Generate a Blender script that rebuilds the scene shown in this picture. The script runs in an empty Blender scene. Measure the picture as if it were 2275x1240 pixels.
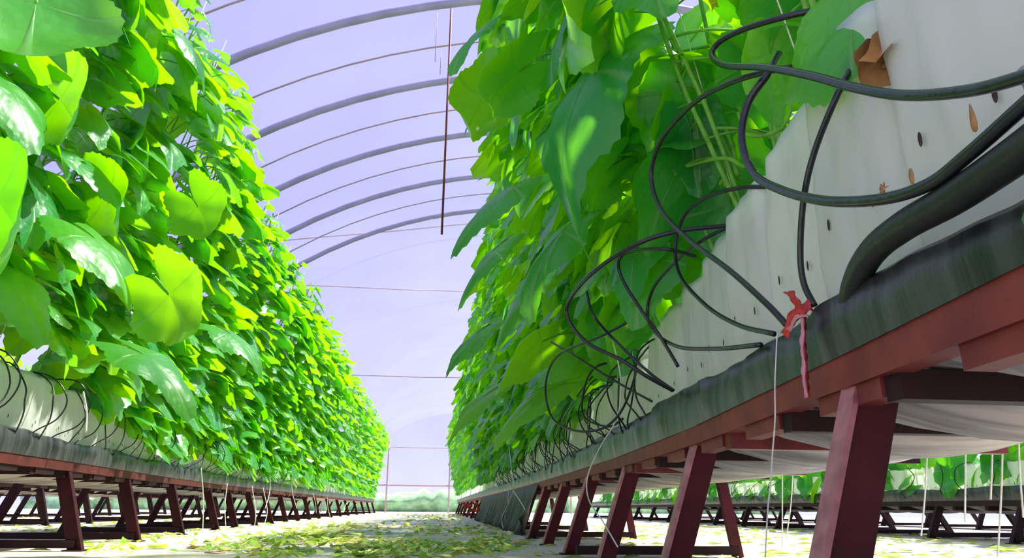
import bpy, math, random
import numpy as np
from mathutils import Vector, Matrix

SC = bpy.context.scene
COL = SC.collection
PI = math.pi
# ------------------------------------------------------------------ camera
IMG_W, IMG_H, FPX = 2275.0, 1240.0, 1560.0
CAM = Vector((0.0, 0.0, 0.19))
PITCH, YAW, ROLL = math.radians(18.09), math.radians(6.02), math.radians(0.5)
fwd = Vector((math.sin(YAW) * math.cos(PITCH), math.cos(YAW) * math.cos(PITCH), math.sin(PITCH)))
rgt0 = Vector((math.cos(YAW), -math.sin(YAW), 0))
up0 = rgt0.cross(fwd)
rgt = rgt0 * math.cos(ROLL) + up0 * math.sin(ROLL)
upv = up0 * math.cos(ROLL) - rgt0 * math.sin(ROLL)
cd = bpy.data.cameras.new('camera')
cam = bpy.data.objects.new('camera', cd)
COL.objects.link(cam)
cd.sensor_width = 36.0
cd.lens = FPX * 36.0 / IMG_W
cd.clip_start = 0.02
cd.clip_end = 300
m = Matrix((rgt, upv, -fwd)).transposed().to_4x4()
m.translation = CAM
cam.matrix_world = m
SC.camera = cam


def ray(px, py):
    return fwd + rgt * ((px - IMG_W / 2) / FPX) - upv * ((py - IMG_H / 2) / FPX)


def on_x(px, py, x):
    d = ray(px, py)
    return CAM + d * (x / d.x)


def on_y(px, py, y):
    d = ray(px, py)
    return CAM + d * (y / d.y)


def on_z(px, py, z):
    d = ray(px, py)
    return CAM + d * ((z - CAM.z) / d.z)


# ------------------------------------------------------------------ world, sun, exposure
W = bpy.data.worlds.new('sky')
SC.world = W
W.use_nodes = True
nt = W.node_tree
nt.nodes.clear()
wo = nt.nodes.new('ShaderNodeOutputWorld')
bg = nt.nodes.new('ShaderNodeBackground')
tc = nt.nodes.new('ShaderNodeTexCoord')
sx = nt.nodes.new('ShaderNodeSeparateXYZ')
cr = nt.nodes.new('ShaderNodeValToRGB')
nt.links.new(tc.outputs['Generated'], sx.inputs[0])
nt.links.new(sx.outputs['Z'], cr.inputs[0])
cr.color_ramp.elements[0].position = 0.0
cr.color_ramp.elements[0].color = (0.74, 0.76, 1.0, 1)
cr.color_ramp.elements[1].position = 0.16
cr.color_ramp.elements[1].color = (0.56, 0.57, 0.96, 1)
e = cr.color_ramp.elements.new(0.40)
e.color = (0.42, 0.43, 0.90, 1)
e = cr.color_ramp.elements.new(0.7)
e.color = (0.40, 0.41, 0.88, 1)
nt.links.new(cr.outputs[0], bg.inputs[0])
bg.inputs[1].default_value = 1.0
nt.links.new(bg.outputs[0], wo.inputs[0])

sl = bpy.data.lights.new('sun', 'SUN')
sl.energy = 8.8
sl.angle = math.radians(4)
sl.color = (1.0, 0.98, 0.88)
sun = bpy.data.objects.new('sun', sl)
COL.objects.link(sun)
sun.rotation_euler = Vector((-0.50, -0.22, -0.84)).to_track_quat('-Z', 'Y').to_euler()

SC.view_settings.view_transform = 'Standard'
SC.view_settings.look = 'None'
SC.view_settings.exposure = 0.28
SC.view_settings.gamma = 1.0
SC.view_settings.use_curve_mapping = False
SC.cycles.max_bounces = 7
SC.cycles.diffuse_bounces = 3
SC.cycles.glossy_bounces = 2
SC.cycles.transmission_bounces = 4
SC.cycles.transparent_max_bounces = 8
SC.cycles.use_denoising = True


# ------------------------------------------------------------------ materials
def new_mat(name):
    mt = bpy.data.materials.new(name)
    mt.use_nodes = True
    n = mt.node_tree
    n.nodes.clear()
    return mt, n, n.nodes, n.links


def simple(name, col, rough=0.6, var=0.15, scale=20.0, bump=0.0, bscale=40.0, metal=0.0, spec=0.5, transl=None, tcol=None,
           stretch=None, col2=None):
    mt, n, N, L = new_mat(name)
    out = N.new('ShaderNodeOutputMaterial')
    p = N.new('ShaderNodeBsdfPrincipled')
    t = N.new('ShaderNodeTexCoord')
    mp = N.new('ShaderNodeMapping')
    L.new(t.outputs['Object'], mp.inputs[0])
    if stretch:
        mp.inputs['Scale'].default_value = stretch
    no = N.new('ShaderNodeTexNoise')
    no.inputs['Scale'].default_value = scale
    no.inputs['Detail'].default_value = 5
    L.new(mp.outputs[0], no.inputs['Vector'])
    rp = N.new('ShaderNodeValToRGB')
    c2 = col2 or tuple(c * (1 - var) for c in col)
    c1 = col if col2 else tuple(min(1, c * (1 + var)) for c in col)
    rp.color_ramp.elements[0].position = 0.35
    rp.color_ramp.elements[1].position = 0.65
    rp.color_ramp.elements[0].color = (*c2, 1)
    rp.color_ramp.elements[1].color = (*c1, 1)
    L.new(no.outputs[0], rp.inputs[0])
    L.new(rp.outputs[0], p.inputs['Base Color'])
    p.inputs['Roughness'].default_value = rough
    p.inputs['Metallic'].default_value = metal
    p.inputs['Specular IOR Level'].default_value = spec
    if bump:
        b = N.new('ShaderNodeBump')
        b.inputs['Strength'].default_value = bump
        b.inputs['Distance'].default_value = 0.01
        n2 = N.new('ShaderNodeTexNoise')
        n2.inputs['Scale'].default_value = bscale
        n2.inputs['Detail'].default_value = 6
        L.new(mp.outputs[0], n2.inputs['Vector'])
        L.new(n2.outputs[0], b.inputs['Height'])
        L.new(b.outputs[0], p.inputs['Normal'])
    if transl:
        tr = N.new('ShaderNodeBsdfTranslucent')
        tr.inputs[0].default_value = (*(tcol or col), 1)
        mx = N.new('ShaderNodeMixShader')
        mx.inputs[0].default_value = transl
        L.new(p.outputs[0], mx.inputs[1])
        L.new(tr.outputs[0], mx.inputs[2])
        L.new(mx.outputs[0], out.inputs[0])
    else:
        L.new(p.outputs[0], out.inputs[0])
    return mt


def leaf_material(name, d1, d2, t1, t2, tmix=0.5, rough=0.42, coat=0.35):
    """blade: green reflecting side, yellow green where light comes through, pale palmate veins from the UVs"""
    mt, n, N, L = new_mat(name)
    out = N.new('ShaderNodeOutputMaterial')
    p = N.new('ShaderNodeBsdfPrincipled')
    tr = N.new('ShaderNodeBsdfTranslucent')
    mx = N.new('ShaderNodeMixShader')
    mx.inputs[0].default_value = tmix
    geo = N.new('ShaderNodeNewGeometry')
    oi = N.new('ShaderNodeObjectInfo')
    add = N.new('ShaderNodeMath')
    add.operation = 'ADD'
    L.new(geo.outputs['Random Per Island'], add.inputs[0])
    L.new(oi.outputs['Random'], add.inputs[1])
    fr = N.new('ShaderNodeMath')
    fr.operation = 'FRACT'
    L.new(add.outputs[0], fr.inputs[0])
    ra = N.new('ShaderNodeValToRGB')
    ra.color_ramp.elements[0].color = (*d1, 1)
    ra.color_ramp.elements[1].color = (*d2, 1)
    L.new(fr.outputs[0], ra.inputs[0])
    rb = N.new('ShaderNodeValToRGB')
    rb.color_ramp.elements[0].color = (*t1, 1)
    rb.color_ramp.elements[1].color = (*t2, 1)
    L.new(fr.outputs[0], rb.inputs[0])
    # veins
    uv = N.new('ShaderNodeUVMap')
    se = N.new('ShaderNodeSeparateXYZ')
    L.new(uv.outputs[0], se.inputs[0])
    at = N.new('ShaderNodeMath')
    at.operation = 'ARCTAN2'
    L.new(se.outputs[1], at.inputs[0])
    L.new(se.outputs[0], at.inputs[1])
    ml = N.new('ShaderNodeMath')
    ml.operation = 'MULTIPLY'
    ml.inputs[1].default_value = 0.5 / math.radians(42) * 2 * PI / 1.0 / 1.0
    L.new(at.outputs[0], ml.inputs[0])
    co = N.new('ShaderNodeMath')
    co.operation = 'COSINE'
    L.new(ml.outputs[0], co.inputs[0])
    rv = N.new('ShaderNodeMapRange')
    rv.inputs['From Min'].default_value = 0.965
    rv.inputs['From Max'].default_value = 1.0
    L.new(co.outputs[0], rv.inputs['Value'])
    no = N.new('ShaderNodeTexNoise')
    no.inputs['Scale'].default_value = 9
    no.inputs['Detail'].default_value = 4
    L.new(uv.outputs[0], no.inputs['Vector'])
    vm = N.new('ShaderNodeMath')
    vm.operation = 'MULTIPLY'
    vm.inputs[1].default_value = 0.7
    L.new(rv.outputs[0], vm.inputs[0])
    c1 = N.new('ShaderNodeMix')
    c1.data_type = 'RGBA'
    c1.inputs['B'].default_value = (0.25, 0.55, 0.18, 1)
    L.new(vm.outputs[0], c1.inputs['Factor'])
    L.new(ra.outputs[0], c1.inputs['A'])
    c2 = N.new('ShaderNodeMix')
    c2.data_type = 'RGBA'
    c2.blend_type = 'MULTIPLY'
    c2.inputs['B'].default_value = (0.55, 0.7, 0.6, 1)
    L.new(vm.outputs[0], c2.inputs['Factor'])
    L.new(rb.outputs[0], c2.inputs['A'])
    c3 = N.new('ShaderNodeMix')
    c3.data_type = 'RGBA'
    c3.blend_type = 'MULTIPLY'
    c3.inputs['B'].default_value = (0.72, 0.86, 0.6, 1)
    L.new(no.outputs[0], c3.inputs['Factor'])
    L.new(c2.outputs['Result'], c3.inputs['A'])
    L.new(c1.outputs['Result'], p.inputs['Base Color'])
    L.new(c3.outputs['Result'], tr.inputs[0])
    p.inputs['Roughness'].default_value = rough
    p.inputs['Specular IOR Level'].default_value = 0.6
    p.inputs['Coat Weight'].default_value = coat
    p.inputs['Coat Roughness'].default_value = 0.35
    b = N.new('ShaderNodeBump')
    b.inputs['Strength'].default_value = 0.5
    b.inputs['Distance'].default_value = 0.006
    vo = N.new('ShaderNodeTexVoronoi')
    vo.inputs['Scale'].default_value = 11
    L.new(uv.outputs[0], vo.inputs['Vector'])
    sb = N.new('ShaderNodeMath')
    sb.operation = 'SUBTRACT'
    L.new(rv.outputs[0], sb.inputs[1])
    ad = N.new('ShaderNodeMath')
    ad.operation = 'ADD'
    L.new(no.outputs[0], ad.inputs[0])
    L.new(vo.outputs[0], ad.inputs[1])
    L.new(ad.outputs[0], sb.inputs[0])
    L.new(sb.outputs[0], b.inputs['Height'])
    L.new(b.outputs[0], p.inputs['Normal'])
    L.new(p.outputs[0], mx.inputs[1])
    L.new(tr.outputs[0], mx.inputs[2])
    L.new(mx.outputs[0], out.inputs[0])
    return mt


M = {}
M['leaf'] = leaf_material('leaf_blade', (0.010, 0.28, 0.06), (0.05, 0.42, 0.04), (0.24, 0.80, 0.0), (0.48, 0.92, 0.0), 0.55, 0.36, 0.6)
M['stem'] = simple('green_stem', (0.20, 0.50, 0.06), 0.5, 0.25, 30, transl=0.25, tcol=(0.5, 0.8, 0.05))
M['petal'] = simple('yellow_petal', (0.95, 0.75, 0.05), 0.5, 0.1, transl=0.4)
M['bag'] = simple('white_bag_film', (0.92, 0.95, 0.85), 0.42, 0.05, 6, 0.9, 11, transl=0.5, tcol=(0.95, 1.0, 0.88), stretch=(1, 1, 0.6))
M['coir'] = simple('brown_coir', (0.26, 0.12, 0.04), 0.9, 0.5, 120, 1.0, 160)
M['hole'] = simple('dark_drain_hole', (0.05, 0.03, 0.02), 0.9)
M['skirt'] = simple('black_plastic_sheet', (0.070, 0.072, 0.070), 0.36, 0.3, 5, 0.35, 5, stretch=(1, 5, 0.5), spec=0.5,
                    col2=(0.012, 0.013, 0.015))
M['liner'] = simple('dusty_liner_underside', (0.50, 0.48, 0.44), 0.6, 0.25, 7, 0.7, 9, stretch=(0.5, 5, 1), col2=(0.20, 0.19, 0.17))
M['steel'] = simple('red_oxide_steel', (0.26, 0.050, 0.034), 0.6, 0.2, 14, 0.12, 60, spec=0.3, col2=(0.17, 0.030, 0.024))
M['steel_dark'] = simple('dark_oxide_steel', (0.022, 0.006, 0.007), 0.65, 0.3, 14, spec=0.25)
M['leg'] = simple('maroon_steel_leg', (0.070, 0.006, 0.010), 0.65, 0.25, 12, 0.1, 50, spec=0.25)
M['steel_shaded'] = simple('shaded_oxide_steel', (0.12, 0.028, 0.022), 0.65, 0.2, 14, 0.12, 60, spec=0.2, col2=(0.07, 0.016, 0.013))  # same steel as the near bench, with shade put into the colour
M['leg_shaded'] = simple('shaded_maroon_leg', (0.035, 0.005, 0.007), 0.7, 0.25, 12, spec=0.2)  # leg colour darkened to paint in the shade across the aisle
M['flange'] = simple('lit_pink_steel_edge', (0.42, 0.16, 0.15), 0.5, 0.3, 30)  # aisle side of the leg, the light on it painted as pink
M['flap'] = simple('matt_black_sheet', (0.016, 0.015, 0.020), 0.6, 0.2, 9, 0.3, 9)
M['redbeam'] = simple('bright_red_steel', (0.16, 0.012, 0.016), 0.45, 0.3, 20)
M['hose'] = simple('black_rubber_hose', (0.007, 0.010, 0.009), 0.27, 0.3, 20, 0.12, 60, spec=0.6)
M['pipe'] = simple('black_polyethylene_pipe', (0.012, 0.018, 0.010), 0.40, 0.3, 8, 0.2, 30, spec=0.4)
M['ribbon'] = simple('red_plastic_ribbon', (0.75, 0.07, 0.05), 0.35, 0.3, 40, 0.5, 60, transl=0.35, tcol=(0.9, 0.2, 0.15))
M['pink'] = simple('pale_pink_ribbon', (0.95, 0.45, 0.45), 0.4, 0.1, 40, transl=0.3)
M['string'] = simple('white_twine', (0.85, 0.86, 0.74), 0.7, 0.1, 60)
M['paper'] = simple('brown_dead_leaf', (0.45, 0.24, 0.08), 0.8, 0.3, 30)
M['litter'] = simple('wilting_leaf', (0.62, 0.80, 0.06), 0.6, 0.3, 6, col2=(0.18, 0.58, 0.04), transl=0.2, tcol=(0.6, 0.8, 0.1))
M['litter_red'] = simple('rusty_dead_leaf', (0.75, 0.42, 0.12), 0.7, 0.3, 10, col2=(0.40, 0.12, 0.05))
M['hoop'] = simple('galvanised_hoop', (0.34, 0.31, 0.46), 0.6, 0.1, 5)
M['pale_frame'] = simple('pinkish_grey_purlin', (0.42, 0.30, 0.32), 0.6, 0.1, 5)
M['hedge'] = simple('far_green_growth', (0.35, 0.62, 0.30), 0.8, 0.3, 3)

mt = M['litter']
N, L = mt.node_tree.nodes, mt.node_tree.links
pb = [q for q in N if q.type == 'BSDF_PRINCIPLED'][0]
g_ = N.new('ShaderNodeNewGeometry'); oi_ = N.new('ShaderNodeObjectInfo'); ad_ = N.new('ShaderNodeMath'); ad_.operation = 'ADD'
L.new(g_.outputs['Random Per Island'], ad_.inputs[0]); L.new(oi_.outputs['Random'], ad_.inputs[1])
fr_ = N.new('ShaderNodeMath'); fr_.operation = 'FRACT'; L.new(ad_.outputs[0], fr_.inputs[0])
rl_ = N.new('ShaderNodeValToRGB')
rl_.color_ramp.elements[0].color = (0.12, 0.42, 0.03, 1); rl_.color_ramp.elements[1].color = (0.85, 0.62, 0.25, 1)
for ps_, cl_ in ((0.25, (0.35, 0.62, 0.04, 1)), (0.55, (0.72, 0.80, 0.08, 1)), (0.8, (0.85, 0.84, 0.30, 1))):
    el_ = rl_.color_ramp.elements.new(ps_); el_.color = cl_
L.new(fr_.outputs[0], rl_.inputs[0]); L.new(rl_.outputs[0], pb.inputs['Base Color'])
# floor
mt, n, N, L = new_mat('sandy_concrete')
out = N.new('ShaderNodeOutputMaterial'); p = N.new('ShaderNodeBsdfPrincipled')
t = N.new('ShaderNodeTexCoord')
n1 = N.new('ShaderNodeTexNoise'); n1.inputs['Scale'].default_value = 0.9; n1.inputs['Detail'].default_value = 6
n2 = N.new('ShaderNodeTexNoise'); n2.inputs['Scale'].default_value = 45; n2.inputs['Detail'].default_value = 6
L.new(t.outputs['Object'], n1.inputs['Vector']); L.new(t.outputs['Object'], n2.inputs['Vector'])
r1 = N.new('ShaderNodeValToRGB')
r1.color_ramp.elements[0].position = 0.38; r1.color_ramp.elements[0].color = (0.58, 0.60, 0.59, 1)
r1.color_ramp.elements[1].position = 0.56; r1.color_ramp.elements[1].color = (0.80, 0.67, 0.50, 1)
r2 = N.new('ShaderNodeValToRGB')
r2.color_ramp.elements[0].position = 0.36; r2.color_ramp.elements[0].color = (0.72, 0.72, 0.72, 1)
r2.color_ramp.elements[1].position = 0.6; r2.color_ramp.elements[1].color = (1, 1, 1, 1)
L.new(n1.outputs[0], r1.inputs[0]); L.new(n2.outputs[0], r2.inputs[0])
mu = N.new('ShaderNodeMix'); mu.data_type = 'RGBA'; mu.blend_type = 'MULTIPLY'; mu.inputs['Factor'].default_value = 1
L.new(r1.outputs[0], mu.inputs['A']); L.new(r2.outputs[0], mu.inputs['B'])
L.new(mu.outputs['Result'], p.inputs['Base Color']); p.inputs['Roughness'].default_value = 0.85
bm_ = N.new('ShaderNodeBump'); bm_.inputs['Strength'].default_value = 0.5; bm_.inputs['Distance'].default_value = 0.01
L.new(n2.outputs[0], bm_.inputs['Height']); L.new(bm_.outputs[0], p.inputs['Normal'])
L.new(p.outputs[0], out.inputs[0])
M['floor'] = mt


def film_mat(name, tint, opac, dcol):
    mt, n, N, L = new_mat(name)
    out = N.new('ShaderNodeOutputMaterial')
    a = N.new('ShaderNodeBsdfTransparent'); a.inputs[0].default_value = (*tint, 1)
    b = N.new('ShaderNodeBsdfTranslucent'); b.inputs[0].default_value = (*dcol, 1)
    c = N.new('ShaderNodeBsdfDiffuse'); c.inputs[0].default_value = (*dcol, 1)
    t = N.new('ShaderNodeTexCoord')
    no = N.new('ShaderNodeTexNoise'); no.inputs['Scale'].default_value = 0.7; no.inputs['Detail'].default_value = 3
    L.new(t.outputs['Object'], no.inputs['Vector'])
    mr = N.new('ShaderNodeMapRange')
    mr.inputs['From Min'].default_value = 0.3; mr.inputs['From Max'].default_value = 0.7
    mr.inputs['To Min'].default_value = opac * 0.7; mr.inputs['To Max'].default_value = opac * 1.3
    L.new(no.outputs[0], mr.inputs['Value'])
    m1 = N.new('ShaderNodeMixShader'); m1.inputs[0].default_value = 0.25
    L.new(b.outputs[0], m1.inputs[1]); L.new(c.outputs[0], m1.inputs[2])
    m2 = N.new('ShaderNodeMixShader')
    L.new(mr.outputs[0], m2.inputs[0]); L.new(a.outputs[0], m2.inputs[1]); L.new(m1.outputs[0], m2.inputs[2])
    L.new(m2.outputs[0], out.inputs[0])
    return mt


M['film'] = film_mat('greenhouse_film', (0.97, 0.97, 1.0), 0.10, (0.8, 0.8, 1.0))
M['wallfilm'] = film_mat('end_wall_film', (0.97, 0.97, 1.0), 0.22, (0.45, 0.45, 0.6))


# ------------------------------------------------------------------ mesh helpers
class MB:
    def __init__(s):
        s.v = []; s.f = []; s.m = []; s.uv = []

    def add(s, v, f, mi=0, uv=None):
        o = len(s.v)
        s.v += [tuple(a) for a in v]
        s.f += [tuple(i + o for i in q) for q in f]
        s.m += [mi] * len(f)
        s.uv += list(uv) if uv is not None else [(0.3, 0.3)] * len(v)

    def box(s, x0, x1, y0, y1, z0, z1, mi=0):
        s.beam8([(x0, y0, z0), (x1, y0, z0), (x1, y1, z0), (x0, y1, z0), (x0, y0, z1), (x1, y0, z1), (x1, y1, z1), (x0, y1, z1)], mi)

    def beam8(s, c, mi=0):
        s.add(c, [(0, 3, 2, 1), (4, 5, 6, 7), (0, 1, 5, 4), (1, 2, 6, 5), (2, 3, 7, 6), (3, 0, 4, 7)], mi)

    def bar(s, a, b, w, d, side=Vector((0, 1, 0)), mi=0):
        a = Vector(a); b = Vector(b)
        t = (b - a).normalized()
        n = side - t * side.dot(t); n.normalize()
        q = t.cross(n)
        c = []
        for P in (a, b):
            for i, j in ((-1, -1), (1, -1), (1, 1), (-1, 1)):
                c.append(P + q * (w / 2 * i) + n * (d / 2 * j))
        s.beam8(c, mi)

    def tube(s, pts, r, seg=8, mi=0, caps=True):
        pts = [Vector(p) for p in pts]
        n = len(pts)
        rr = r if isinstance(r, (list, tuple)) else [r] * n
        up = Vector((0.13, 0.21, 0.97))
        V = []; F = []
        prev = None
        for i, P in enumerate(pts):
            t = (pts[min(i + 1, n - 1)] - pts[max(i - 1, 0)])
            if t.length < 1e-9: t = Vector((0, 0, 1))
            t.normalize()
            if prev is None:
                a = t.orthogonal().normalized()
            else:
                a = prev - t * prev.dot(t)
                if a.length < 1e-6: a = t.orthogonal()
                a.normalize()
            prev = a
            b = t.cross(a)
            for k in range(seg):
                an = 2 * PI * k / seg
                V.append(P + (a * math.cos(an) + b * math.sin(an)) * rr[i])
        for i in range(n - 1):
            for k in range(seg):
                F.append((i * seg + k, i * seg + (k + 1) % seg, (i + 1) * seg + (k + 1) % seg, (i + 1) * seg + k))
        if caps:
            F.append(tuple(range(seg))[::-1]); F.append(tuple((n - 1) * seg + k for k in range(seg)))
        s.add(V, F, mi)

    def grid(s, P, mi=0):
        """P[i][j] points"""
        a = len(P); b = len(P[0])
        V = [q for r in P for q in r]
        F = [(i * b + j, i * b + j + 1, (i + 1) * b + j + 1, (i + 1) * b + j) for i in range(a - 1) for j in range(b - 1)]
        s.add(V, F, mi)

    def mesh(s, name, mats, smooth=True):
        me = bpy.data.meshes.new(name)
        me.from_pydata(s.v, [], s.f)
        for q in (mats if isinstance(mats, (list, tuple)) else [mats]):
            me.materials.append(q)
        me.polygons.foreach_set('material_index', s.m)
        me.polygons.foreach_set('use_smooth', [smooth] * len(s.f))
        u = me.uv_layers.new(name='UVMap')
        li = np.zeros(len(me.loops), dtype=np.int32)
        me.loops.foreach_get('vertex_index', li)
        u.data.foreach_set('uv', np.array(s.uv, dtype=np.float32)[li].ravel())
        me.update()
        return me


def ob(name, me, parent=None, loc=None, rot=None):
    o = bpy.data.objects.new(name, me)
    COL.objects.link(o)
    if parent: o.parent = parent
    if loc is not None: o.location = loc
    if rot is not None: o.rotation_euler = rot
    return o


def empty(name, loc=(0, 0, 0)):
    o = bpy.data.objects.new(name, None)
    o.empty_display_size = 0.05
    COL.objects.link(o)
    o.location = loc
    return o


def tag(o, label=None, cat=None, group=None, kind=None):
    if label: o['label'] = label
    if cat: o['category'] = cat
    if group: o['group'] = group
    if kind: o['kind'] = kind
    return o


def spline(pts, sub=8):
    """Catmull-Rom through the points"""
    P = [Vector(p) for p in pts]
    P = [P[0] * 2 - P[1]] + P + [P[-1] * 2 - P[-2]]
    out = []
    for i in range(1, len(P) - 2):
        p0, p1, p2, p3 = P[i - 1], P[i], P[i + 1], P[i + 2]
        for k in range(sub):
            t = k / sub
            out.append(0.5 * ((2 * p1) + (p2 - p0) * t + (2 * p0 - 5 * p1 + 4 * p2 - p3) * t * t + (3 * p1 - p0 - 3 * p2 + p3) * t ** 3))
    out.append(P[-2])
    return out


ONES = ['', 'first', 'second', 'third', 'fourth', 'fifth', 'sixth', 'seventh', 'eighth', 'ninth', 'tenth', 'eleventh', 'twelfth',
        'thirteenth', 'fourteenth', 'fifteenth', 'sixteenth', 'seventeenth', 'eighteenth', 'nineteenth']
TENS = {2: ('twentieth', 'twenty'), 3: ('thirtieth', 'thirty'), 4: ('fortieth', 'forty'), 5: ('fiftieth', 'fifty'),
        6: ('sixtieth', 'sixty'), 7: ('seventieth', 'seventy'), 8: ('eightieth', 'eighty'), 9: ('ninetieth', 'ninety')}


def nth(k):
    if k < 20: return ONES[k]
    if k > 99: return str(k) + 'th'
    a, b = divmod(k, 10)
    return TENS[a][0] if b == 0 else TENS[a][1] + '-' + ONES[b]


def interp(path, y):
    ys = [p[0] for p in path]; xs = [p[1] for p in path]
    return float(np.interp(y, ys, xs))


ROW_END = 25.5
PR = [(-1.2, 0.30), (0.0, 0.385), (0.47, 0.44), (0.79, 0.485), (1.6, 0.585), (2.6, 0.66), (3.6, 0.70), (5.2, 0.75), (8, 0.80), (26, 0.86)]
PL = [(-1.2, -1.30), (1, -1.42), (3.4, -1.59), (4.25, -1.68), (5.3, -1.78), (7, -1.88), (12, -1.92), (26, -1.98)]
XR = lambda y: interp(PR, y)
XL = lambda y: interp(PL, y)
ZR, RH, ZT = 0.33, 0.042, 0.445      # rail underside, rail height, top edge of the black sheet
ZTR = lambda y: float(np.interp(y, [0, 0.45, 0.76, 1.67, 2.5, 5], [0.405, 0.418, 0.438, 0.462, 0.470, 0.460]))
ZTL = lambda y: 0.455

# ------------------------------------------------------------------ the house
b = MB(); b.box(-16, 16, -4, 60, -0.12, 0.0)
fl = ob('floor', b.mesh('floor', M['floor'], False)); tag(fl, kind='structure')

ARC_X, ARC_Z, ARC_R, ARC_W = 1.15, 3.72, 5.0, 4.25


def arch_z(x, cx=ARC_X, dz=0.0):
    d = x - cx
    return ARC_Z + dz - (ARC_R - math.sqrt(ARC_R ** 2 - d * d))


k = 0
for cx in (ARC_X, ARC_X - 2 * ARC_W, ARC_X + 2 * ARC_W):
    b = MB()
    P = []
    for yy in np.arange(-3, 28.01, 0.5):
        P.append([Vector((cx + d, yy, arch_z(cx + d, cx, 0.05) + 0.01 * math.sin(yy * 7 + d * 3))) for d in np.linspace(-ARC_W, ARC_W, 25)])
    b.grid(P)
    r = ob('ceiling', b.mesh('roof_film', M['film'])); tag(r, kind='structure')
    if cx > 2: continue
    i = 0
    for yy in np.arange(0.3, 8.0, 0.475):
        thick = (i % 2 == 0)
        i += 1
        rr = 0.030 if thick else 0.007
        # hoops reach the picture at 4.15, 5.1, 6.05 ... and thin battens between
        y0 = yy + 0.04
        k += 1
        b = MB()
        b.tube([Vector((cx + d, y0, arch_z(cx + d, cx))) for d in np.linspace(-ARC_W, ARC_W, 30)], rr, 6)
        o = ob('trim_%d' % k, b.mesh('hoop' if thick else 'batten', M['hoop'] if thick else M['pale_frame'])); tag(o, kind='structure')
# eave gutters and columns of the house
for gx in (ARC_X - ARC_W, ARC_X + ARC_W):
    k += 1
    b = MB(); b.box(gx - 0.09, gx + 0.09, -3, 28, 1.72, 1.84)
    tag(ob('trim_%d' % k, b.mesh('gutter', M['hoop'], False)), kind='structure')
# end wall of film with its rails, side walls
b = MB()
P = []
for zz in np.linspace(0.98, 4.0, 12):
    P.append([Vector((x, 27.5 + 0.03 * math.sin(x * 3 + zz * 2), min(zz, arch_z(min(max(x, ARC_X - ARC_W), ARC_X + ARC_W)) + 0.6))) for x in np.linspace(-12, 12, 60)])
b.grid(P)
tag(ob('wall_back', b.mesh('wall_back', M['wallfilm'])), kind='structure')
for sx_ in (-13.0, 13.0):
    b = MB(); b.grid([[Vector((sx_, y, z)) for y in np.linspace(-3, 30, 12)] for z in np.linspace(0.3, 3.5, 5)])
    tag(ob('wall_left' if sx_ < 0 else 'wall_right', b.mesh('side_wall', M['wallfilm'])), kind='structure')
for zz, th in ((0.98, 0.030), (2.35, 0.012)):
    k += 1
    b = MB(); b.tube([(-12, 27.4, zz), (0, 27.4, zz - 0.02), (12, 27.4, zz)], th, 6)
    tag(ob('trim_%d' % k, b.mesh('wall_rail', M['pale_frame'])), kind='structure')
for px in np.arange(-10.9, 12, 2.3):
    k += 1
    b = MB(); b.tube([(px, 27.4, 0), (px, 27.4, 2.6)], 0.03, 6)
    tag(ob('trim_%d' % k, b.mesh('wall_post', M['pale_frame'])), kind='structure')
# growth outside the open foot of the end wall
random.seed(5)
b = MB()
P = []
for i in range(90):
    x = -18 + i * 0.4
    h = 0.75 + 0.35 * random.random()
    P.append([Vector((x, 34 + random.random(), 0)), Vector((x, 34 + 0.5 * random.random(), h * 0.5)), Vector((x, 34.5 + random.random(), h)), Vector((x, 36, h * 0.9)), Vector((x, 37, 0))])
b.grid(P)
h = ob('hedge', b.mesh('hedge', M['hedge'])); tag(h, 'low pale green growth outside the far end of the aisle', 'hedge', kind='stuff')
# two slim posts in the aisle and sagging wires
top = on_y(1003, 10, 4.2)
b = MB(); b.tube([(top.x, 4.2, arch_z(top.x)), (top.x, 4.2, 1.85)], 0.0075, 6)
tag(ob('drop_rod', b.mesh('drop_rod', M['steel'])), 'thin red steel rod hanging from the nearest roof hoop along the edge of the leaves', 'rod')
for dx, z0, z1 in ((-0.10, 3.62, 3.2), (-0.06, 3.3, 3.1)):
    b = MB(); b.tube([(top.x + dx, 4.3, z0), (top.x + dx, 4.3, z1)], 0.0025, 5)
    tag(ob('hanger_wire', b.mesh('hanger_wire', M['pale_frame'])), 'thin vertical hanger wire beside the red drop rod, %s of two' % ('longer' if z0 > 3.5 else 'shorter'), 'wire')
for i, (pa, pb, y, lab) in enumerate((((700, 528), (1010, 500), 9.0, 'thin cable crossing the gap just under the last visible roof hoop'),
                                      ((780, 638), (1010, 647), 12.0, 'thin horizontal cable across the aisle, upper of the two lower ones'),
                                      ((840, 835), (1010, 839), 16.0, 'thin horizontal cable across the aisle above the far end, lower one'))):
    A = on_y(*pa, y); B = on_y(*pb, y)
    d = B - A
    b = MB(); b.tube([A - d * 1.5, A, (A + B) / 2 - Vector((0, 0, 0.01)), B, B + d * 1.5], 0.011, 5)
    o = ob('cable', b.mesh('cable', M['pale_frame'])); tag(o, lab, 'cable')


# ------------------------------------------------------------------ leaves
def outline(th, lob=0.09, tip=0.16):
    a = abs(th)
    r = 0.50 + 0.06 * math.cos(th) + lob * (abs(math.cos(2.5 * th)) - 0.5)
    r += tip * math.exp(-(a / 0.28) ** 2)
    r *= 1 - 0.72 * math.exp(-((PI - a) / 0.30) ** 2)
    return r


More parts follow.
